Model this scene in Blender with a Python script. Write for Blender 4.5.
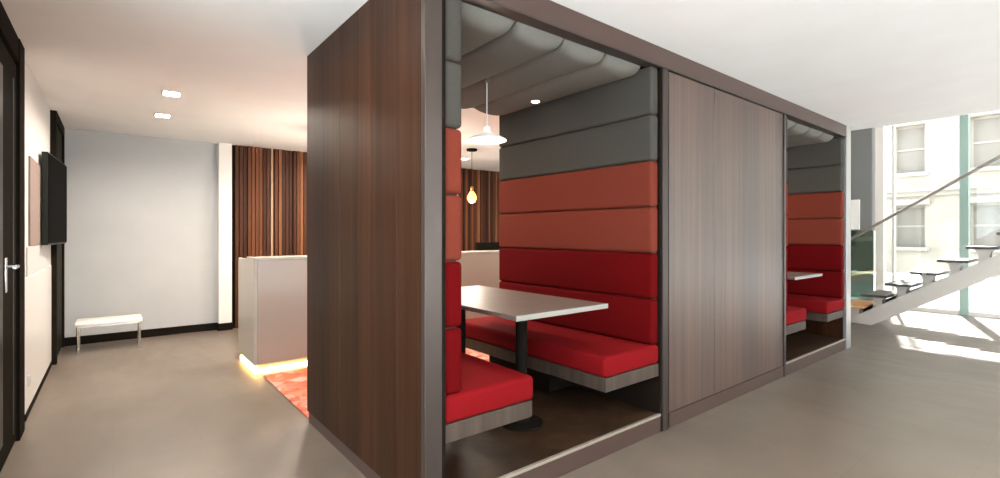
import bpy, bmesh, math, random
from mathutils import Vector, Matrix
for o in list(bpy.data.objects): bpy.data.objects.remove(o)
S = bpy.context.scene
COL = S.collection
R = math.radians
H = 2.6            # ceiling height
CAMZ = 1.337

# ---------------------------------------------------------------- camera
cd = bpy.data.cameras.new('camera'); cam = bpy.data.objects.new('camera', cd); COL.objects.link(cam)
cd.sensor_width = 36; cd.lens = 17.39; cd.shift_y = -0.005; cd.clip_start = 0.02; cd.clip_end = 300
cam.location = (0, 0, CAMZ); cam.rotation_euler = (R(90), 0, -R(38.7)); S.camera = cam

# ---------------------------------------------------------------- world, sun, exposure
S.view_settings.view_transform = 'Standard'; S.view_settings.look = 'None'
S.view_settings.gamma = 1; S.view_settings.use_curve_mapping = False
S.view_settings.exposure = 0.93
w = bpy.data.worlds.new('sky'); S.world = w; w.use_nodes = True
bg = w.node_tree.nodes['Background']; bg.inputs[0].default_value = (0.82, 0.91, 1.0, 1); bg.inputs[1].default_value = 2.75
S.cycles.use_denoising = True
S.cycles.max_bounces = 10; S.cycles.diffuse_bounces = 6; S.cycles.transparent_max_bounces = 12
S.cycles.sample_clamp_indirect = 8.0

def light(name, kind, loc, energy, color=(1, 1, 1), aim=(0, 0, -1), **kw):
    d = bpy.data.lights.new(name, kind); d.energy = energy; d.color = color
    for k, v in kw.items(): setattr(d, k, v)
    o = bpy.data.objects.new(name, d); COL.objects.link(o); o.location = loc
    o.rotation_euler = Vector(aim).to_track_quat('-Z', 'Y').to_euler()
    return o
light('sun', 'SUN', (14, 4, 12), 22.0, (0.97, 0.98, 1.0), (-1, -0.27, -1.55), angle=R(1.0))

# ---------------------------------------------------------------- materials
def mat(name, color, rough=0.5, metal=0.0, spec=0.5, emit=None, estr=0.0, coat=0.0, sheen=0.0):
    m = bpy.data.materials.new(name); m.use_nodes = True
    b = m.node_tree.nodes['Principled BSDF']
    b.inputs['Base Color'].default_value = (*color, 1); b.inputs['Roughness'].default_value = rough
    b.inputs['Metallic'].default_value = metal; b.inputs['Specular IOR Level'].default_value = spec
    b.inputs['Coat Weight'].default_value = coat; b.inputs['Sheen Weight'].default_value = sheen
    if emit: b.inputs['Emission Color'].default_value = (*emit, 1); b.inputs['Emission Strength'].default_value = estr
    return m
def N(m, t, **kw):
    n = m.node_tree.nodes.new(t)
    for k, v in kw.items(): setattr(n, k, v)
    return n
def L(m, a, b): m.node_tree.links.new(a, b)
def bsdf(m): return m.node_tree.nodes['Principled BSDF']
def ramp(m, src, stops):
    r = N(m, 'ShaderNodeValToRGB'); L(m, src, r.inputs[0])
    e = r.color_ramp.elements
    while len(e) < len(stops): e.new(0.5)
    for i, (p, c) in enumerate(stops): e[i].position = p; e[i].color = (*c, 1)
    return r.outputs[0]
def coords(m, scale):
    tc = N(m, 'ShaderNodeNewGeometry'); mp = N(m, 'ShaderNodeMapping'); mp.inputs['Scale'].default_value = scale
    L(m, tc.outputs['Position'], mp.inputs['Vector']); return mp.outputs[0]
def noise(m, scale, s=1.0, detail=4, rough=0.55):
    n = N(m, 'ShaderNodeTexNoise'); L(m, coords(m, scale), n.inputs['Vector'])
    n.inputs['Scale'].default_value = s; n.inputs['Detail'].default_value = detail; n.inputs['Roughness'].default_value = rough
    return n.outputs['Fac']
def mixc(m, a, b, f, mode='MIX'):
    x = N(m, 'ShaderNodeMix', data_type='RGBA', blend_type=mode)
    for sock, v in ((x.inputs[0], f), (x.inputs[6], a), (x.inputs[7], b)):
        if isinstance(v, (int, float)): sock.default_value = v
        elif isinstance(v, tuple): sock.default_value = (*v, 1)
        else: L(m, v, sock)
    return x.outputs[2]
def bump(m, h, strength, dist=0.01):
    b = N(m, 'ShaderNodeBump'); b.inputs['Strength'].default_value = strength; b.inputs['Distance'].default_value = dist
    L(m, h, b.inputs['Height']); L(m, b.outputs[0], bsdf(m).inputs['Normal'])
def bands(m, axis, width):
    """white noise per vertical band along a world axis"""
    g = N(m, 'ShaderNodeNewGeometry'); s = N(m, 'ShaderNodeSeparateXYZ'); L(m, g.outputs['Position'], s.inputs[0])
    if axis == 'XY':
        ad = N(m, 'ShaderNodeMath', operation='ADD'); L(m, s.outputs[0], ad.inputs[0]); L(m, s.outputs[1], ad.inputs[1]); src = ad.outputs[0]
    else: src = s.outputs['XYZ'.index(axis)]
    d = N(m, 'ShaderNodeMath', operation='DIVIDE'); L(m, src, d.inputs[0]); d.inputs[1].default_value = width
    f = N(m, 'ShaderNodeMath', operation='FLOOR'); L(m, d.outputs[0], f.inputs[0])
    wn = N(m, 'ShaderNodeTexWhiteNoise', noise_dimensions='1D'); L(m, f.outputs[0], wn.inputs['W'])
    return wn.outputs['Value']

def wood(name, dark, light_, band=0.21, rough=0.33, spec=0.5, grain=22):
    m = mat(name, dark, rough, spec=spec)
    g = noise(m, (grain, grain, 0.5), 1.0, 6, 0.6)
    c = ramp(m, g, [(0.3, dark), (0.7, light_)])
    b = bands(m, 'XY', band)
    tint = ramp(m, b, [(0.0, (0.72, 0.72, 0.72)), (1.0, (1.15, 1.1, 1.05))])
    c2 = mixc(m, c, tint, 1.0, 'MULTIPLY')
    L(m, c2, bsdf(m).inputs['Base Color'])
    bump(m, g, 0.12, 0.002)
    return m
M = {}
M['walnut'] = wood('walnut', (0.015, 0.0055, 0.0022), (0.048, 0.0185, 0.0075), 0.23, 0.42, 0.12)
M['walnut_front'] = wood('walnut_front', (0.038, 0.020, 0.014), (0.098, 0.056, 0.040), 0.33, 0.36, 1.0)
M['walnut_frame'] = mat('walnut_frame', (0.060, 0.034, 0.027), 0.35, spec=0.45)
M['bronze'] = mat('bronze', (0.060, 0.045, 0.039), 0.35, 0.55)
M['alu'] = mat('alu', (0.42, 0.41, 0.40), 0.35, 0.7)
M['gap'] = mat('gap', (0.012, 0.008, 0.006), 0.8, spec=0.05)
M['deck'] = wood('deck', (0.025, 0.014, 0.008), (0.052, 0.029, 0.017), 0.3, 0.45, 0.15, 10)
M['bench_base'] = wood('bench_base', (0.046, 0.034, 0.027), (0.078, 0.058, 0.046), 5, 0.5, 0.2)

m = mat('plaster', (0.80, 0.79, 0.77), 0.7, spec=0.25); n_ = noise(m, (3, 3, 3), 1, 3); L(m, ramp(m, n_, [(0.3, (0.84, 0.835, 0.825)), (0.7, (0.87, 0.865, 0.86))]), bsdf(m).inputs['Base Color']); M['plaster'] = m
M['white_wall'] = mat('white_wall', (0.72, 0.71, 0.69), 0.6, spec=0.3)
m = mat('grey_wall', (0.58, 0.60, 0.61), 0.65, spec=0.3); n_ = noise(m, (2, 2, 2), 1, 4); L(m, ramp(m, n_, [(0.3, (0.42, 0.435, 0.45)), (0.7, (0.455, 0.47, 0.48))]), bsdf(m).inputs['Base Color']); M['grey_wall'] = m
M['left_wall'] = mat('left_wall', (0.56, 0.56, 0.555), 0.6, spec=0.3)
M['pier'] = mat('pier', (0.185, 0.185, 0.18), 0.6)
M['black'] = mat('black', (0.012, 0.010, 0.008), 0.5, spec=0.06)
M['black_frame'] = mat('black_frame', (0.014, 0.012, 0.009), 0.5, spec=0.06)
M['dark_panel'] = mat('dark_panel', (0.03, 0.027, 0.022), 0.5, spec=0.2)
M['tv'] = mat('tv', (0.003, 0.003, 0.003), 0.4, spec=0.03)
M['tv_edge'] = mat('tv_edge', (0.02, 0.023, 0.02), 0.4, spec=0.1)
M['brown_reflection'] = mat('brown_reflection', (0.22, 0.16, 0.14), 0.5)
M['grey_board'] = mat('grey_board', (0.5, 0.5, 0.5), 0.5)
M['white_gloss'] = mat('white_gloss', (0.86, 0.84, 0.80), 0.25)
M['chrome'] = mat('chrome', (0.75, 0.74, 0.72), 0.18, 1.0)
M['cream_lacquer'] = mat('cream_lacquer', (0.33, 0.28, 0.24), 0.22, spec=0.5)
M['cream_lit'] = mat('cream_lit', (0.38, 0.35, 0.305), 0.3)  # desk cream lightened in the colour, as its short end catches more light

# floor: large square slabs of mottled grey-brown stone
m = mat('stone_floor', (0.2, 0.18, 0.16), 0.3, spec=0.6)
n1 = noise(m, (0.9, 0.9, 1), 1.0, 6, 0.6); n2 = noise(m, (7, 2.0, 1), 1.0, 5, 0.6)
c1 = ramp(m, n1, [(0.3, (0.125, 0.099, 0.079)), (0.7, (0.188, 0.153, 0.125))])
c2 = ramp(m, n2, [(0.25, (0.86, 0.86, 0.86)), (0.75, (1.08, 1.06, 1.05))])
c3 = mixc(m, c1, c2, 1.0, 'MULTIPLY')
br = N(m, 'ShaderNodeTexBrick'); L(m, coords(m, (1, 1, 1)), br.inputs['Vector'])
br.offset = 0.5; br.inputs['Scale'].default_value = 1.0; br.inputs['Brick Width'].default_value = 0.9; br.inputs['Row Height'].default_value = 0.45; br.inputs['Mortar Size'].default_value = 0.003
br.inputs['Color1'].default_value = (1, 1, 1, 1); br.inputs['Color2'].default_value = (0.93, 0.93, 0.93, 1); br.inputs['Mortar'].default_value = (0.85, 0.85, 0.85, 1)
L(m, mixc(m, c3, br.outputs[0], 0.8, 'MULTIPLY'), bsdf(m).inputs['Base Color'])
L(m, ramp(m, n2, [(0.2, (0.30,) * 3), (0.8, (0.46,) * 3)]), bsdf(m).inputs['Roughness'])
M['floor'] = m
m = mat('rug', (0.4, 0.1, 0.05), 0.95, spec=0.1)
v = N(m, 'ShaderNodeTexVoronoi'); L(m, coords(m, (1, 1, 1)), v.inputs['Vector']); v.inputs['Scale'].default_value = 9.0
n_ = noise(m, (6, 6, 6), 1, 5, 0.7)
s = N(m, 'ShaderNodeSeparateColor'); L(m, v.outputs['Color'], s.inputs[0])
ca = ramp(m, s.outputs[0], [(0.0, (0.55, 0.05, 0.03)), (0.45, (0.80, 0.16, 0.05)), (0.75, (0.62, 0.30, 0.22)), (1.0, (0.72, 0.55, 0.5))])
cb = ramp(m, n_, [(0.35, (0.65, 0.10, 0.05)), (0.65, (0.85, 0.45, 0.35))])
L(m, mixc(m, mixc(m, ca, cb, 0.5), (0.8, 0.8, 0.8), 1.0, 'MULTIPLY'), bsdf(m).inputs['Base Color']); M['rug'] = m

def fabric(name, c, k=0.85):
    m = mat(name, c, 0.85, spec=0.06)
    g = noise(m, (160, 160, 160), 1, 2); L(m, ramp(m, g, [(0.3, tuple(x * k for x in c)), (0.7, c)]), bsdf(m).inputs['Base Color'])
    bump(m, g, 0.2, 0.001); return m
M['red'] = fabric('red_fabric', (0.095, 0.0012, 0.002))
M['red_seat'] = fabric('red_seat_fabric', (0.18, 0.005, 0.007))
M['terracotta'] = fabric('terracotta_fabric', (0.15, 0.030, 0.018))
M['grey_fabric'] = fabric('grey_fabric', (0.060, 0.056, 0.049))
M['grey_pad'] = fabric('grey_pad_fabric', (0.145, 0.138, 0.122))
M['table'] = mat('table_top', (0.55, 0.46, 0.42), 0.38, spec=0.35)
g_ = noise(M['table'], (3, 30, 3), 1, 4); L(M['table'], ramp(M['table'], g_, [(0.3, (0.13, 0.10, 0.083)), (0.7, (0.18, 0.142, 0.12))]), bsdf(M['table']).inputs['Base Color'])
M['table_edge'] = mat('table_edge', (0.25, 0.235, 0.21), 0.35)
M['lamp_white'] = mat('lamp_white', (0.9, 0.88, 0.85), 0.4, emit=(1.0, 0.90, 0.80), estr=0.22)
M['bulb'] = mat('bulb', (1, 0.95, 0.85), 0.4, emit=(1.0, 0.85, 0.65), estr=12)
M['amber'] = mat('amber', (0.9, 0.5, 0.15), 0.2, emit=(1.0, 0.42, 0.08), estr=2.2)
M['downlight'] = mat('downlight', (1, 1, 1), 0.4, emit=(1.0, 0.96, 0.9), estr=14)
M['led'] = mat('led', (1, 0.8, 0.4), 0.4, emit=(1.0, 0.58, 0.18), estr=6)
for k_ in ('tv', 'black', 'black_frame', 'dark_panel'): bsdf(M[k_]).inputs['IOR'].default_value = 1.08
M['screen'] = mat('screen', (0.02, 0.035, 0.07), 0.3)
# slatted wall
m = mat('slats', (0.12, 0.06, 0.03), 0.55, spec=0.2)
b = bands(m, 'X', 0.052); g = noise(m, (40, 40, 0.6), 1, 4)
cA = ramp(m, b, [(0.0, (0.025, 0.009, 0.005)), (0.4, (0.095, 0.029, 0.010)), (0.8, (0.185, 0.062, 0.022)), (1.0, (0.26, 0.115, 0.055))])
L(m, mixc(m, cA, ramp(m, g, [(0.3, (0.7,) * 3), (0.7, (1.1,) * 3)]), 1.0, 'MULTIPLY'), bsdf(m).inputs['Base Color']); M['slats'] = m
# stairs / glazing / outside
M['tread'] = mat('tread', (0.06, 0.052, 0.047), 0.45)
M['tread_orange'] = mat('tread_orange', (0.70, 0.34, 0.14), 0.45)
M['stringer'] = mat('stringer', (0.60, 0.55, 0.50), 0.45, 0.1)
M['rail'] = mat('rail', (0.26, 0.22, 0.19), 0.4, 0.3)
M['mullion_green'] = mat('mullion_green', (0.32, 0.43, 0.39), 0.35)
M['mullion_cream'] = mat('mullion_cream', (0.78, 0.74, 0.68), 0.45)
def glass(name, tint, refl=0.08):
    m = bpy.data.materials.new(name); m.use_nodes = True; nt = m.node_tree
    for n in list(nt.nodes):
        if n.type != 'OUTPUT_MATERIAL': nt.nodes.remove(n)
    t = nt.nodes.new('ShaderNodeBsdfTransparent'); t.inputs[0].default_value = (*tint, 1)
    g = nt.nodes.new('ShaderNodeBsdfGlossy'); g.inputs['Roughness'].default_value = 0.02
    lw = nt.nodes.new('ShaderNodeLayerWeight'); lw.inputs[0].default_value = 0.5
    pw = nt.nodes.new('ShaderNodeMath'); pw.operation = 'POWER'; nt.links.new(lw.outputs['Facing'], pw.inputs[0]); pw.inputs[1].default_value = 5.0
    fr = nt.nodes.new('ShaderNodeMath'); fr.operation = 'MULTIPLY_ADD'; nt.links.new(pw.outputs[0], fr.inputs[0]); fr.inputs[1].default_value = 0.6; fr.inputs[2].default_value = refl * 0.5
    mx = nt.nodes.new('ShaderNodeMixShader'); nt.links.new(fr.outputs[0], mx.inputs[0]); nt.links.new(t.outputs[0], mx.inputs[1]); nt.links.new(g.outputs[0], mx.inputs[2])
    nt.links.new(mx.outputs[0], nt.nodes['Material Output'].inputs[0]); return m
M['glass'] = glass('clear_glass', (0.97, 0.985, 0.975))
M['green_glass'] = glass('green_glass', (0.22, 0.27, 0.24), 0.12)
m = mat('facade', (0.74, 0.66, 0.57), 0.8); n_ = noise(m, (1, 1.4, 2), 1, 5); L(m, ramp(m, n_, [(0.3, (0.38, 0.325, 0.265)), (0.7, (0.50, 0.43, 0.36))]), bsdf(m).inputs['Base Color']); M['facade'] = m
M['facade_trim'] = mat('facade_trim', (0.44, 0.39, 0.33), 0.8)
M['facade_glass'] = mat('facade_glass', (0.30, 0.265, 0.23), 0.8, spec=0.1)
M['pavement'] = mat('pavement', (0.70, 0.69, 0.67), 0.85)

# ---------------------------------------------------------------- mesh helpers
class MB:
    def __init__(s): s.bm = bmesh.new()
    def box(s, x0, x1, y0, y1, z0, z1, bev=0.0, seg=2, rot=None, piv=None):
        b = bmesh.new(); bmesh.ops.create_cube(b, size=1)
        for v in b.verts: v.co = Vector(((x0 + x1) / 2 + v.co.x * (x1 - x0), (y0 + y1) / 2 + v.co.y * (y1 - y0), (z0 + z1) / 2 + v.co.z * (z1 - z0)))
        if bev: bmesh.ops.bevel(b, geom=list(b.edges), offset=bev, segments=seg, profile=0.5, affect='EDGES', clamp_overlap=True)
        s._merge(b); return s
    def _merge(s, b):
        me = bpy.data.meshes.new('t'); b.to_mesh(me); s.bm.from_mesh(me); bpy.data.meshes.remove(me); b.free()
    def prism(s, pts, axis, a0, a1):
        """polygon (2D pts) extruded along axis 'X','Y','Z'"""
        def P(p, a): return {'X': (a, p[0], p[1]), 'Y': (p[0], a, p[1]), 'Z': (p[0], p[1], a)}[axis]
        b = bmesh.new(); A = [b.verts.new(P(p, a0)) for p in pts]; B = [b.verts.new(P(p, a1)) for p in pts]
        b.faces.new(A); b.faces.new(list(reversed(B)))
        n = len(pts)
        for i in range(n): b.faces.new((A[i], B[i], B[(i + 1) % n], A[(i + 1) % n]))
        bmesh.ops.recalc_face_normals(b, faces=b.faces); s._merge(b); return s
    def tube(s, pts, r, seg=12):
        pts = [Vector(p) for p in pts]; b = bmesh.new(); rings = []
        for i, p in enumerate(pts):
            d = (pts[min(i + 1, len(pts) - 1)] - pts[max(i - 1, 0)]).normalized()
            u = d.cross(Vector((0, 0, 1)) if abs(d.z) < 0.9 else Vector((1, 0, 0))).normalized(); v = d.cross(u)
            rings.append([b.verts.new(p + (u * math.cos(2 * math.pi * k / seg) + v * math.sin(2 * math.pi * k / seg)) * r) for k in range(seg)])
        for A, B in zip(rings, rings[1:]):
            for k in range(seg): b.faces.new((A[k], A[(k + 1) % seg], B[(k + 1) % seg], B[k]))
        b.faces.new(rings[0]); b.faces.new(list(reversed(rings[-1])))
        bmesh.ops.recalc_face_normals(b, faces=b.faces); s._merge(b); return s
    def lathe(s, prof, c, seg=32):
        """profile [(r,z)] about the vertical through c"""
        b = bmesh.new(); rings = []
        for r, z in prof:
            rings.append([b.verts.new((c[0] + max(r, 1e-4) * math.cos(2 * math.pi * k / seg), c[1] + max(r, 1e-4) * math.sin(2 * math.pi * k / seg), c[2] + z)) for k in range(seg)])
        for A, B in zip(rings, rings[1:]):
            for k in range(seg): b.faces.new((A[k], A[(k + 1) % seg], B[(k + 1) % seg], B[k]))
        b.faces.new(rings[0]); b.faces.new(list(reversed(rings[-1])))
        bmesh.ops.recalc_face_normals(b, faces=b.faces); s._merge(b); return s
    def build(s, name, material, parent=None, smooth=False, label=None, origin=None):
        me = bpy.data.meshes.new(name)
        if parent is not None: bmesh.ops.translate(s.bm, verts=s.bm.verts, vec=-parent.location)
        s.bm.to_mesh(me); s.bm.free(); me.materials.append(material)
        if smooth:
            for p in me.polygons: p.use_smooth = True
            try: me.set_sharp_from_angle(angle=R(38))
            except Exception: pass
        o = bpy.data.objects.new(name, me); COL.objects.link(o)
        if parent is not None: o.parent = parent
        if label: o['label'] = label
        return o
def thing(name, loc, label, cat, group=None):
    o = bpy.data.objects.new(name, None); COL.objects.link(o); o.location = loc; o.empty_display_size = 0.1
    tag(o, label, cat, group); return o
def tag(o, label, cat, group=None):
    o['label'] = label; o['category'] = cat
    if group: o['group'] = group
    return o
def struct(o): o['kind'] = 'structure'; return o
def copy_tree(o, dloc, parent=None):
    c = o.copy(); COL.objects.link(c)
    if parent is None: c.location = Vector(o.location) + Vector(dloc)
    else: c.parent = parent
    for ch in [x for x in ALL() if x.parent == o]: copy_tree(ch, dloc, c)
    return c
def ALL(): return list(bpy.data.objects)

# ---------------------------------------------------------------- setting
YB = 7.75; XL = -0.5; XR = 11.0; YF = -3.6; XS = 7.05   # back wall, left wall, street glazing, rear, edge of the low ceiling
struct(MB().box(XL - 0.15, XR + 0.1, YF - 0.1, YB + 0.15, -0.12, 0.0).build('floor', M['floor']))
struct(MB().box(XL - 0.15, XS, YF - 0.1, YB + 0.15, H, H + 0.3).build('ceiling', M['plaster']))
struct(MB().box(XS, XR + 0.1, YF - 0.1, YB + 0.15, 6.0, 6.2).build('ceiling_atrium', M['plaster']))
struct(MB().box(XS - 0.15, XS, YF, YB, H + 0.3, 6.0).build('wall_upper', M['white_wall']))
struct(MB().box(XL - 0.15, XL, 2.6, YB, 0, H).build('wall_left', M['left_wall']))
wl = struct(MB().box(XL - 0.08, XL - 0.065, YF, 2.6, 0, H).build('window_left_added', M['glass']))  # unseen glazing, added so daylight reaches the near floor and ceiling
for y in (-1.6, 0.5, 2.57): MB().box(XL - 0.12, XL - 0.02, y - 0.03, y + 0.03, 0, H).build('mullion', M['black_frame'], wl)
struct(MB().box(XL, XR, YB, YB + 0.15, 0, 6.0).build('wall_back', M['grey_wall']))
# rear: unseen glazing behind the camera, added to bring in daylight
struct(MB().box(XL, XR, YF - 0.15, YF, 5.0, 6.0).build('wall_rear', M['white_wall']))
wr = struct(MB().box(XL, XR, YF - 0.1, YF - 0.085, 0.0, 5.0).build('window_rear_added', M['glass']))
for x in (-0.47, 1.5, 3.4, 5.3, 7.2, 9.1, 10.9): MB().box(x - 0.03, x + 0.03, YF - 0.12, YF - 0.04, 0, 5.0).build('mullion', M['black_frame'], wr)
# baseboards (dark)
struct(MB().box(XL + 0.0, 1.14, YB - 0.018, YB, 0, 0.10).build('baseboard_back', M['black']))
struct(MB().box(XL, XL + 0.015, 4.8, 6.7, 0, 0.05).build('baseboard_left', M['black']))
# white stub pier between the grey wall and the slats
struct(MB().box(1.14, 1.30, YB - 0.12, YB, 0.10, H).build('wall_stub', M['white_wall']))
struct(MB().box(1.13, 1.31, YB - 0.135, YB, 0, 0.10).build('baseboard_stub', M['black']))

# left wall: panel below, splash band, dark door at the far end, glazed door near the camera
struct(MB().box(XL, XL + 0.012, 4.80, 6.68, 0.05, 1.02, 0.003).build('trim_1', mat('white_panel', (0.62, 0.61, 0.595), 0.35)))
struct(MB().box(XL, XL + 0.008, 4.95, 6.68, 1.02, 1.24).build('trim_2', M['grey_board']))
d2 = struct(MB().box(XL, XL + 0.03, 6.78, 7.66, 0.01, 2.5, 0.003).build('door_2', M['dark_panel']))
mb = MB(); mb.box(XL, XL + 0.05, 6.70, 6.78, 0, H); mb.box(XL, XL + 0.05, 7.66, 7.73, 0, H); mb.box(XL, XL + 0.05, 6.78, 7.66, 2.5, H)
mb.build('door_frame', M['black_frame'], d2)
d1 = struct(MB().box(XL + 0.002, XL + 0.016, 3.0, 4.36, 0.02, 2.42, 0.004).build('door_1', M['black_frame']))
mb = MB(); mb.box(XL, XL + 0.03, 4.38, 4.60, 0, H); mb.box(XL, XL + 0.03, 2.75, 2.97, 0, H); mb.box(XL, XL + 0.025, 2.97, 4.38, 2.45, H)
mb.build('door_frame', M['black'], d1)
mb = MB(); mb.box(XL + 0.014, XL + 0.018, 3.12, 3.86, 0.15, 2.28); mb.build('door_glass', mat('dark_glass', (0.012, 0.012, 0.011), 0.3, spec=0.05), d1)
mb = MB(); mb.box(XL + 0.015, XL + 0.022, 3.92, 3.98, 1.00, 1.20, 0.002)
mb.tube([(XL + 0.02, 3.95, 1.15), (XL + 0.06, 3.95, 1.15), (XL + 0.068, 3.93, 1.15), (XL + 0.068, 3.83, 1.15)], 0.011)
mb.build('door_handle', M['chrome'], d1, True, 'satin steel lever handle')
mb = MB(); mb.box(XL + 0.017, XL + 0.022, 4.20, 4.21, 0.1, 2.3); mb.build('glazing_bead', M['bronze'], d1)
# left wall behind the camera is the added daylight glazing

# power socket low on the left wall
t = thing('power_socket', (XL + 0.012, 4.98, 0.25), 'small pale power socket low on the white panel beside the dark glazed door', 'socket')
MB().box(XL + 0.012, XL + 0.02, 4.94, 5.02, 0.21, 0.29, 0.003).build('socket_plate', M['grey_board'], t)
mb = MB()
for z in (0.235, 0.262): mb.box(XL + 0.0195, XL + 0.022, 4.965, 4.995, z - 0.006, z + 0.006)
mb.build('socket_face', M['alu'], t)

# thin brown panel standing in for a reflection behind the television
tag(MB().box(XL, XL + 0.012, 5.08, 6.2, 1.245, 1.93, 0.004).build('reflection_panel', M['brown_reflection']), 'reddish-brown panel standing in for a reflection on the white wall behind the black television', 'reflection panel')

# television on a bracket
ty0, ty1 = 5.72, 6.78
t = thing('television', (-0.42, 6.25, 1.24), 'flat black wide television held off the left wall by a bracket', 'television')
def tvquad(d0, d1, ins=0.0, z0=1.24, z1=2.05):
    A = Vector((-0.480, ty0 + ins)); B = Vector((-0.422, ty1 - ins)); n = Vector((B.y - A.y, -(B.x - A.x))).normalized()
    return [tuple(A + n * d0), tuple(B + n * d0), tuple(B + n * d1), tuple(A + n * d1)]
MB().prism(tvquad(0, 0.040), 'Z', 1.24, 2.05).build('casing', M['tv_edge'], t)
MB().prism(tvquad(0.040, 0.046, 0.012), 'Z', 1.255, 2.038).build('screen', M['tv'], t)
mb = MB(); mb.box(-0.499, -0.487, 6.22, 6.45, 1.45, 1.85); mb.tube([(-0.49, 6.33, 1.65), (-0.44, 6.33, 1.65)], 0.025)
mb.build('wall_bracket', M['black'], t)

# little white bench/table
t = thing('side_bench', (0.0, 7.2, 0), 'small low white bench with thin chrome legs against the pale grey wall', 'bench')
bx0, bx1, by0, by1 = -0.33, 0.27, 7.05, 7.42
MB().box(bx0, bx1, by0, by1, 0.315, 0.355, 0.008).build('seat', M['white_gloss'], t, True)
MB().box(bx0 + 0.02, bx1 - 0.02, by0 + 0.02, by1 - 0.02, 0.295, 0.315).build('seat_frame', M['chrome'], t)
for x in (bx0 + 0.025, bx1 - 0.025):
    for y in (by0 + 0.02, by1 - 0.02):
        mb = MB(); mb.tube([(x, y, 0.0), (x, y, 0.305)], 0.011); mb.lathe([(0.016, 0), (0.016, 0.008)], (x, y, 0)); mb.build('leg', M['chrome'], t, True)

# recessed downlights
def downlight(x, y, z, label, size=0.12, energy=0, color=(1, 0.88, 0.74), group=None, spread=160):
    t = thing('ceiling_downlight', (x, y, z), label, 'downlight', group)
    h = size / 2
    mb = MB(); k = 0.014
    mb.box(x - h - k, x + h + k, y - h - k, y - h, z - 0.006, z); mb.box(x - h - k, x + h + k, y + h, y + h + k, z - 0.006, z)
    mb.box(x - h - k, x - h, y - h, y + h, z - 0.006, z); mb.box(x + h, x + h + k, y - h, y + h, z - 0.006, z)
    mb.build('trim_ring', M['white_gloss'], t)
    MB().box(x - h, x + h, y - h, y + h, z - 0.003, z - 0.001).build('diffuser', M['downlight'], t)
    if energy:
        l = light('downlight_lamp', 'AREA', (x, y, z - 0.012), energy, color, shape='SQUARE', size=size * 0.95, spread=R(spread))
        l.visible_camera = True
    return t
downlight(0.41, 5.22, H, 'square recessed downlight, the nearer of the two bright ones by the pale grey wall', energy=20)
downlight(0.41, 6.24, H, 'square recessed downlight, the farther of the two bright ones, over the low white bench', energy=22)
hid = 'added square recessed ceiling downlight outside the view'
for i, (x, y, e) in enumerate([(0.3, 2.6, 6), (0.3, 0.9, 8), (0.5, -1.0, 20), (2.3, -1.0, 18), (3.9, -1.6, 14), (0.5, -2.6, 15), (2.3, -3.0, 14), (3.9, -3.2, 10), (5.5, -2.6, 10)]):
    downlight(x, y, H, 'square recessed downlight added as unseen fill light in the ceiling of the open hall', energy=e, group='added unseen downlights over the open hall')  # fill lamps added out of view to balance the daylight
for x, y in ((2.0, 4.25), (3.6, 4.25), (5.2, 4.25), (2.6, 6.7), (4.6, 6.7)):
    downlight(x, y, H, 'square recessed downlight added as unseen fill light over the reception area behind the timber booths', energy=17, group='downlights over the reception')  # more added fill lamps, out of sight behind the enclosure

# ---------------------------------------------------------------- slatted wall
t = thing('slatted_wall', (1.31, YB, 0), 'wall of narrow vertical brown timber slats behind the cream reception desk', 'wall cladding')
MB().box(1.31, 7.0, YB - 0.02, YB, 0, H).build('backing', M['gap'], t)
random.seed(4); mb = MB(); x = 1.312
while x < 6.98:
    wd = 0.052 * 0.8; dp = random.choice((0.03, 0.045, 0.06)); x = math.floor(x / 0.052 + 1e-6) * 0.052 + 0.052
    mb.box(x + 0.004, x + 0.004 + wd, YB - 0.02 - dp, YB - 0.02, 0.0, H)
mb.build('slats', M['slats'], t)
mb = MB()
for x in (1.82, 2.39, 3.9, 5.1): mb.box(x, x + 0.022, YB - 0.085, YB - 0.02, 0.0, H)
mb.build('light_slats', mat('pale_slat', (0.40, 0.27, 0.18), 0.4), t, label='thin pale slats between the brown ones')

# rug
tag(MB().box(1.10, 6.4, 3.56, 4.93, 0.0, 0.012, 0.004).build('patterned_rug', M['rug']), 'red and orange mottled rug on the floor in front of the cream reception desk', 'rug')

# ---------------------------------------------------------------- reception desk
t = thing('reception_desk', (1.04, 5.02, 0), 'tall glossy cream reception desk with warm light glowing along its base', 'desk')
dx0, dx1, dy0, dy1 = 1.04, 6.2, 5.02, 5.75
MB().box(dx0 + 0.03, dx1, dy0, dy0 + 0.06, 0.09, 1.085, 0.003).build('front_panel', M['cream_lacquer'], t)
MB().box(dx0, dx0 + 0.03, dy0, dy1, 0.09, 1.085, 0.003).build('side_panel', M['cream_lit'], t)
MB().box(dx0 - 0.004, dx1, dy0 - 0.004, dy0 + 0.32, 1.085, 1.11, 0.004).build('counter_ledge', M['cream_lit'], t)
MB().box(dx0 + 0.03, dx1, dy0 + 0.06, dy1, 0.72, 0.75, 0.003).build('worktop', M['white_gloss'], t)
MB().box(dx0 + 0.05, dx1, dy0 + 0.05, dy1 - 0.05, 0.0, 0.085).build('plinth', M['cream_lit'], t)
mb = MB(); mb.box(dx0 + 0.03, dx1, dy0 + 0.018, dy0 + 0.04, 0.0, 0.05); mb.box(dx0 + 0.015, dx0 + 0.04, dy0 + 0.02, dy1 - 0.02, 0.0, 0.05)
mb.build('light_strip', M['led'], t, label='glowing warm yellow light strip')
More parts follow.
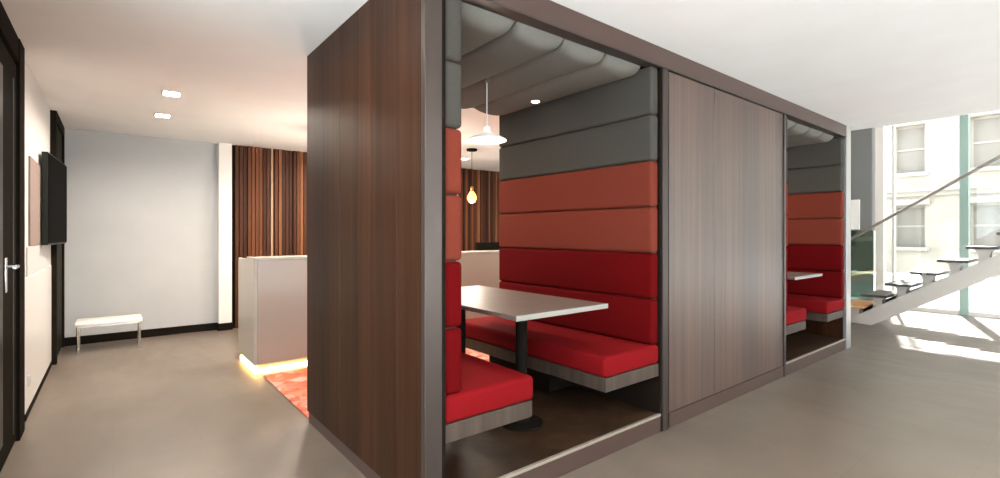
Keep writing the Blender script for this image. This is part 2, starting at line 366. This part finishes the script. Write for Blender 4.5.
# monitor on the desk
t = thing('desk_monitor', (4.25, 5.5, 0.75), 'dark computer monitor standing on the reception desk behind its front ledge', 'monitor')
MB().box(3.98, 4.50, 5.50, 5.53, 0.90, 1.22, 0.006).build('casing', M['black'], t)
MB().box(4.00, 4.48, 5.528, 5.534, 0.92, 1.20).build('screen', M['screen'], t)
mb = MB(); mb.box(4.2, 4.28, 5.49, 5.52, 0.76, 0.92); mb.box(4.12, 4.36, 5.42, 5.60, 0.75, 0.762, 0.004); mb.build('stand', M['black'], t)
# amber pendants over the desk
M['brass'] = mat('brass', (0.5, 0.32, 0.12), 0.3, 1.0)
def amber(ax, ay, label, energy, group=None):
    t = thing('amber_pendant', (ax, ay, H), label, 'pendant lamp', group)
    MB().lathe([(0.075, -0.03), (0.08, -0.02), (0.08, 0)], (ax, ay, H)).build('ceiling_rose', M['black'], t, True)
    MB().tube([(ax, ay, H - 0.02), (ax, ay, 2.0)], 0.004, 8).build('cord', M['black'], t)
    MB().lathe([(0.022, 0), (0.026, 0.01), (0.026, 0.06), (0.012, 0.075)], (ax, ay, 1.97)).build('lamp_holder', M['brass'], t, True)
    MB().lathe([(0.001, -0.09), (0.04, -0.078), (0.07, -0.03), (0.068, 0.01), (0.045, 0.055), (0.024, 0.085)], (ax, ay, 1.885)).build('bulb', M['amber'], t, True)
    light('amber_lamp', 'POINT', (ax, ay, 1.76), energy, (1, 0.86, 0.72), shadow_soft_size=0.06)
amber(4.16, 5.86, 'bare amber glass bulb pendant hanging on a thin cord over the reception desk', 20)
for x in (2.0, 3.08): amber(x, 5.86, 'added amber glass bulb pendant over the reception desk, hidden behind the booths', 30, 'added hidden amber pendants over the desk')  # extra pendants added to brighten the ceiling, out of sight

# ---------------------------------------------------------------- timber booth enclosure
X0, X1, YA, YC = 1.074, 6.80, 1.868, 3.53
OFF = 3.75
e = thing('booth_enclosure', (X0, YA, 0), 'long dark walnut timber enclosure standing in the hall with two open seating booths', 'enclosure')
# left gable: planks with fine joints
MB().box(X0 + 0.02, 1.165, YA + 0.03, YC, 0.0, H).build('side_panel_core', M['gap'], e)
mb = MB(); ys = [YA + 0.03, 2.14, 2.44, 2.62, 2.90, 3.18, YC]
for a, b_ in zip(ys, ys[1:]): mb.box(X0, X0 + 0.022, a + 0.0012, b_ - 0.0012, 0.085, H - 0.002, 0.001, 1)
mb.build('side_panel', M['walnut'], e)
MB().box(X0 + 0.012, X0 + 0.03, YA + 0.03, YC, 0, 0.085).build('plinth', M['walnut_frame'], e)
mb = MB(); mb.box(X0 - 0.004, 1.158, YA - 0.006, YA + 0.03, 0, H - 0.002, 0.003); mb.build('corner_post', M['bronze'], e)
MB().box(1.158, 1.180, YA + 0.0, YC - 0.02, 0.0, H).build('shadow_gap', M['gap'], e)
# far gable
MB().box(6.64, X1, YA + 0.03, YC, 0, H).build('end_panel', M['walnut'], e)
mb = MB(); mb.box(6.655, X1 + 0.004, YA - 0.006, YA + 0.03, 0, H - 0.002, 0.003); mb.build('corner_post', M['alu'], e)
# headers front and back
for y0, y1 in ((YA - 0.004, YA + 0.07), (YC - 0.07, YC)):
    MB().box(1.18, 6.655, y0, y1, 2.475, H - 0.002, 0.002).build('header', M['walnut_frame'], e)
    MB().box(1.18, 6.655, y0 - 0.006, y1, 2.462, 2.476, 0.001).build('header_trim', M['bronze'], e)
# middle core with door-like front panels
MB().box(2.95, 4.90, YA + 0.03, YC, 0.0, H).build('core', M['gap'], e)
MB().box(2.95, 4.90, YC - 0.02, YC + 0.002, 0.0, H - .002).build('rear_panel', M['walnut'], e)
mb = MB(); mb.box(2.885, 2.915, YA, YC, 0.0, 2.47); mb.build('shadow_gap', M['gap'], e)
MB().box(2.905, 2.965, YA - 0.008, YA + 0.04, 0, 2.462, 0.003).build('opening_post', M['bronze'], e)
MB().box(2.965, 2.995, YA + 0.012, YA + 0.04, 0.0, 2.462).build('shadow_gap', M['gap'], e)
MB().box(4.895, 4.932, YA - 0.008, YA + 0.04, 0, 2.462, 0.003).build('opening_post', M['bronze'], e)
for a, b_ in ((2.995, 3.62), (3.625, 4.893)):
    MB().box(a, b_, YA + 0.004, YA + 0.032, 0.105, 2.458, 0.002).build('front_panel', M['walnut_front'], e)
MB().box(2.995, 4.895, YA + 0.0, YA + 0.032, 0.0, 0.10, 0.002).build('plinth', M['walnut_frame'], e)
MB().box(1.18, 6.64, YA + 0.07, YC - 0.07, 2.50, H - 0.002).build('roof_deck', M['gap'], e)

def booth(dx):
    """fit-out of one booth; returns nothing, dx shifts it along the enclosure"""
    near = dx == 0
    w_ = 'the nearer booth' if near else 'the farther booth'
    xl0, xl1, xr0, xr1 = 1.18 + dx, 1.285 + dx, 2.80 + dx, 2.885 + dx
    # raised deck, trim
    MB().box(xl0, xr1, YA + 0.02, YC, 0.0, 0.118).build('floor_deck', M['deck'], e)
    MB().box(xl0, xr1, YA, YA + 0.02, 0.0, 0.108, 0.002).build('step_riser', M['walnut_frame'], e)
    MB().box(xl0, xr1, YA - 0.004, YA + 0.018, 0.108, 0.124, 0.002).build('threshold_trim', mat('threshold', (0.32, 0.28, 0.23), 0.35, 0.3), e, label='pale metal nosing')
    # side upholstery
    for side, (a, b_) in (('left', (xl0, xl1)), ('right', (xr0, xr1))):
        which = 'beside the timber gable' if (side == 'left' and near) else ('backing on the middle timber panels' if near else ('beside the middle timber panels' if side == 'left' else 'nearest the stairs'))
        u = thing('upholstered_wall', ((a + b_) / 2, YA, 0.592), 'padded wall of stacked red, terracotta and grey fabric rows in %s, %s' % (w_, which), 'padded wall')
        inn = 1 if side == 'left' else -1
        MB().box(a + (0 if side == 'left' else 0.03), b_ - (0.03 if side == 'left' else 0), YA + 0.03, YC - 0.02, 0.60, 2.47).build('backing', M['deck'], u)
        zs = [0.591, 0.90, 1.21, 1.52, 1.83, 2.14, 2.465]
        for i in range(6):
            mm = M['red'] if i < 2 else M['terracotta'] if i < 4 else M['grey_fabric']
            A, B = (a + 0.002, b_) if side == 'left' else (a, b_ - 0.002)
            o = MB().box(A, B, YA + 0.012, YC - 0.01, zs[i] + 0.002, zs[i + 1] - 0.002, 0.022, 4).build('padded_row', mm, u, True, ('red', 'red', 'terracotta', 'terracotta', 'grey', 'grey')[i] + ' fabric row')
    # benches
    for side, (a, b_) in (('left', (xl0 + 0.001, 1.725 + dx)), ('right', (2.325 + dx, xr1 - 0.001))):
        which = ('against the timber gable side' if side == 'left' else 'on the side of the middle timber panels') if near else ('on the side of the middle timber panels' if side == 'left' else 'on the side nearest the stairs')
        u = thing('booth_bench', ((a + b_) / 2, (YA + YC) / 2, 0.12), 'red cushioned booth bench in %s, %s' % (w_, which), 'bench')
        MB().box(a, b_, YA + 0.012, YC - 0.02, 0.375, 0.462, 0.004).build('bench_base', M['bench_base'], u)
        sa, sb = (a, b_ + 0.012) if side == 'left' else (a - 0.012, b_)
        s_ = MB().box(sa, sb, YA + 0.004, YC - 0.02, 0.462, 0.592, 0.028, 5).build('seat_cushion', M['red_seat'], u, True)
        pa, pb = (a, b_ - 0.30) if side == 'left' else (a + 0.30, b_)
        MB().box(pa, pb, YA + 0.8, YC - 0.1, 0.118, 0.376).build('support', M['gap'], u)  # near-black colour stands in for the shade under the bench
    # table
    u = thing('booth_table', (2.06 + dx, 2.7, 0.12), 'pale rectangular table on a black pedestal between the red benches of %s' % w_, 'table')
    MB().box(1.69 + dx, 2.455 + dx, 1.97, 3.36, 0.868, 0.895, 0.003).build('table_top', M['table'], u)
    MB().box(1.688 + dx, 2.457 + dx, 1.966, 1.971, 0.866, 0.896, 0.001).build('edge_band', M['table_edge'], u)
    MB().tube([(2.06 + dx, 2.35, 0.13), (2.06 + dx, 2.35, 0.866)], 0.038, 20).build('pedestal', M['black'], u, True)
    MB().tube([(2.06 + dx, 3.05, 0.13), (2.06 + dx, 3.05, 0.866)], 0.038, 20).build('pedestal', M['black'], u, True)
    for y in (2.35, 3.05): MB().lathe([(0.14, 0), (0.14, 0.01), (0.06, 0.025), (0.04, 0.05)], (2.06 + dx, y, 0.118)).build('foot_plate', M['black'], u, True)
    # padded ceiling
    u = thing('padded_ceiling', (2.03 + dx, 2.67, 2.47), 'ceiling of billowed grey fabric pads over %s' % w_, 'padded ceiling')
    pw = (xr0 - xl1 - 0.02) / 4
    for k in range(4):
        px0 = xl1 + 0.02 + k * pw; bmx = bmesh.new(); rows = []
        nx, ny = 20, 44; y0, y1 = YA + 0.072, YC - 0.072
        for j in range(ny + 1):
            # more rows near the rolled front and back lips
            f = j / ny; f = 0.5 - 0.5 * math.cos(math.pi * f); y = y0 + (y1 - y0) * f
            row = []
            for i in range(nx + 1):
                tt = i / nx; x = px0 + 0.004 + (pw - 0.008) * tt
                sag = 0.055 * (math.sin(math.pi * tt) ** 0.45)
                ed = min(y - y0, y1 - y); rl = 0.085
                lip = 0.0 if ed > rl else (1 - math.sqrt(max(0, 1 - (1 - ed / rl) ** 2)))
                row.append(bmx.verts.new((x, y, min(2.498, 2.445 - sag + lip * 0.085))))
            rows.append(row)
        for A, B in zip(rows, rows[1:]):
            for i in range(nx): bmx.faces.new((A[i], B[i], B[i + 1], A[i + 1]))
        # closed top
        T = [[bmx.verts.new((v.co.x, v.co.y, 2.4995)) for v in (r[0], r[-1])] for r in rows]
        for q in range(len(rows) - 1):
            bmx.faces.new((rows[q][0], T[q][0], T[q + 1][0], rows[q + 1][0])); bmx.faces.new((rows[q][-1], rows[q + 1][-1], T[q + 1][1], T[q][1])); bmx.faces.new((T[q][0], T[q][1], T[q + 1][1], T[q + 1][0]))
        bmesh.ops.recalc_face_normals(bmx, faces=bmx.faces)
        mb = MB(); mb._merge(bmx); mb.build('ceiling_pad', M['grey_pad'], u, True)
    # pendant
    cx, cy, cz = 2.03 + dx, 2.68, 1.985
    u = thing('dome_pendant', (cx, cy, 2.4), 'lit white shallow dome pendant lamp hanging over the table of %s' % w_, 'pendant lamp')
    MB().lathe([(0.02, 0.0), (0.02, 0.03)], (cx, cy, 2.4)).build('ceiling_rose', M['bench_base'], u, True)
    MB().tube([(cx, cy, 2.39), (cx, cy, cz + 0.08)], 0.0035, 8).build('cord', M['white_gloss'], u)
    MB().lathe([(0.13, 0.0), (0.137, 0.0), (0.136, 0.008), (0.10, 0.028), (0.05, 0.045), (0.026, 0.058), (0.022, 0.095), (0.012, 0.10), (0.008, 0.09), (0.018, 0.055), (0.045, 0.038), (0.095, 0.02)], (cx, cy, cz), 40).build('lamp_shade', M['lamp_white'], u, True)
    MB().lathe([(0.001, -0.01), (0.03, 0.0), (0.035, 0.02), (0.02, 0.045)], (cx, cy, cz)).build('bulb', M['bulb'], u, True)
    light('pendant_lamp', 'POINT', (cx, cy, cz - 0.04), 5, (1, 0.86, 0.74), shadow_soft_size=0.06)
    # spot in the padded ceiling
    sx, sy = 2.62 + dx, 2.82
    u = thing('booth_spotlight', (sx, sy, 2.41), 'tiny round recessed spotlight in the grey padded ceiling of %s' % w_, 'spotlight')
    MB().lathe([(0.03, -0.012), (0.038, -0.012), (0.038, 0.012), (0.03, 0.012)], (sx, sy, 2.40)).build('trim_ring', M['white_gloss'], u, True)
    MB().lathe([(0.001, -0.002), (0.03, -0.002), (0.03, 0.0)], (sx, sy, 2.388)).build('lens', M['downlight'], u)
booth(0.0); booth(OFF)

# ---------------------------------------------------------------- stairs
stx0, stx1 = 8.5, 9.35; nst = 15
def tz(k): return 0.285 + 0.179 * k
def tyc(k): return 2.33 - 0.2765 * k
st = thing('staircase', ((stx0 + stx1) / 2, 2.4, 0), 'open staircase of thin treads on one sloping beam beside the street glazing', 'staircase')
slope = 0.179 / 0.2765
def ubeam(y): return tz(0) - 0.18 + (tyc(0) - y) * slope       # top line of the beam
yb0, yb1 = 2.68, tyc(nst - 1) - 0.15
pts = [(yb0, 0.0), (yb0 - 0.02, 0.03), (2.50, ubeam(2.50)), (yb1, ubeam(yb1)), (yb1, ubeam(yb1) - 0.29), (2.12, 0.0)]
MB().prism(pts, 'X', 8.66, 8.94).build('stringer', M['stringer'], st)
for k in range(-1, nst):
    MB().box(stx0, stx1, tyc(k) - 0.15, tyc(k) + 0.15, tz(k) - 0.035, tz(k), 0.004).build('tread', M['tread_orange'] if k == 0 else M['tread'], st, label='orange-tinted lowest visible tread' if k == 0 else None)
    y = tyc(k); zt = tz(k) - 0.035
    mb = MB(); mb.prism([(y - 0.09, zt), (y + 0.10, zt), (y + 0.055, zt - 0.05), (y + 0.055, max(0, ubeam(y + 0.055) - 0.02)), (y - 0.05, max(0, ubeam(y - 0.05) - 0.02)), (y - 0.05, zt - 0.05)], 'X', 8.70, 8.90); mb.build('tread_bracket', M['stringer'], st)
# balustrade glass and handrail
def railz(y): return 1.25 + (2.35 - y) * 0.664
ye = tyc(nst - 1)
MB().prism([(2.55, 0.25), (2.55, railz(2.55) - 0.02), (ye, railz(ye) - 0.02), (ye, railz(ye) - 0.9)], 'X', 8.478, 8.488).build('balustrade_glass', M['glass'], st)
hr = MB().tube([(8.483, 2.95, railz(2.75) - 0.02), (8.483, 2.75, railz(2.75)), (8.483, ye, railz(ye))], 0.019, 14).build('handrail', M['rail'], st, True)
for k in range(0, nst, 3):
    y = tyc(k); MB().tube([(8.47, y, tz(k) - 0.018), (8.502, y, tz(k) - 0.018)], 0.02).build('glass_clamp', M['alu'], st, True)

# ---------------------------------------------------------------- street glazing
wg = struct(MB().box(XR, XR + 0.015, YF, 2.62, 0.06, 6.0).build('window_1', M['glass']))
def mull(y, wd, mt, d=0.16): MB().box(XR - d / 2, XR + d / 2, y - wd / 2, y + wd / 2, 0.0, 6.0, 0.004).build('mullion', mt, wg)
mull(1.43, 0.11, M['mullion_green']); mull(2.55, 0.12, M['mullion_cream']); mull(2.36, 0.04, M['mullion_cream'], 0.1)
for y in (-0.9, -2.9, -4.9): mull(y, 0.11, M['mullion_green'])
MB().box(XR - 0.06, XR + 0.06, YF, 2.62, 0.0, 0.06).build('sill_rail', M['mullion_cream'], wg)
MB().box(XR - 0.05, XR + 0.05, YF, 2.62, 3.9, 3.98).build('transom', M['mullion_cream'], wg)
struct(MB().box(XR - 0.1, XR + 0.15, 2.66, 3.10, 1.40, 6.0).build('wall_right', M['pier']))
struct(MB().box(XR - 0.1, XR + 0.15, 3.10, YB, 0.0, 6.0).build('wall_right_far', M['pier']))
w2 = struct(MB().box(XR, XR + 0.015, 2.66, 3.10, 0.05, 1.40).build('window_2', M['green_glass']))
MB().box(XR - 0.05, XR + 0.05, 2.66, 3.10, 0.0, 0.05).build('window_sill', M['mullion_green'], w2)
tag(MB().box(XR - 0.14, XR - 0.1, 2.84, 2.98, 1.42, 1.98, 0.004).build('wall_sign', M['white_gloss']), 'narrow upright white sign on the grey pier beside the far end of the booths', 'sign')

# ---------------------------------------------------------------- outside
struct(MB().box(-30, 60, -40, 40, -0.4, -0.13).build('ground', M['pavement']))
FX = 21.0
bld = thing('street_building', (FX, 0, 0), 'cream stone building with rows of windows and ledges across the street', 'building')
# facade built with real window openings
ycols = [i * 1.9 - 13.0 for i in range(17)]; zrows = [(0.9, 2.3), (3.4, 5.0), (6.1, 7.7), (8.8, 10.4), (11.6, 13.2)]
mb = MB(); edges = [-16.0]
for yc in ycols: edges += [yc - 0.42, yc + 0.42]
edges.append(20.6)
for i in range(0, len(edges), 2): mb.box(FX, FX + 0.6, edges[i], edges[i + 1], 0, 15.5)
zz = [0.0]
for a, b_ in zrows: zz += [a, b_]
zz.append(15.5)
for yc in ycols:
    for i in range(0, len(zz), 2): mb.box(FX, FX + 0.6, yc - 0.42, yc + 0.42, zz[i], zz[i + 1])
mb.build('facade', M['facade'], bld)
mb = MB()
for z in (2.75, 5.45, 8.15, 10.9, 15.3): mb.box(FX - 0.25, FX, -16, 20.6, z, z + 0.18); mb.box(FX - 0.12, FX, -16, 20.6, z - 0.15, z)
mb.build('ledges', M['facade_trim'], bld)
for yc in ycols:
    if yc > 9: continue
    for a, b_ in zrows[:4]:
        f = MB(); f.box(FX + 0.22, FX + 0.30, yc - 0.42, yc - 0.36, a, b_); f.box(FX + 0.22, FX + 0.30, yc + 0.36, yc + 0.42, a, b_); f.box(FX + 0.22, FX + 0.30, yc - 0.36, yc + 0.36, b_ - 0.07, b_)
        f.box(FX + 0.22, FX + 0.30, yc - 0.36, yc + 0.36, (a + b_) / 2 - 0.03, (a + b_) / 2 + 0.03); f.box(FX - 0.1, FX + 0.30, yc - 0.52, yc + 0.52, a - 0.12, a); f.box(FX - 0.08, FX, yc - 0.54, yc + 0.54, b_ + 0.02, b_ + 0.2)
        fo = f.build('window', M['facade_trim'], bld)
        q = MB().box(FX + 0.25, FX + 0.27, yc - 0.36, yc + 0.36, a, b_ - 0.07); p = q.build('pane', M['facade_glass']); p.parent = fo; p.location = -bld.location
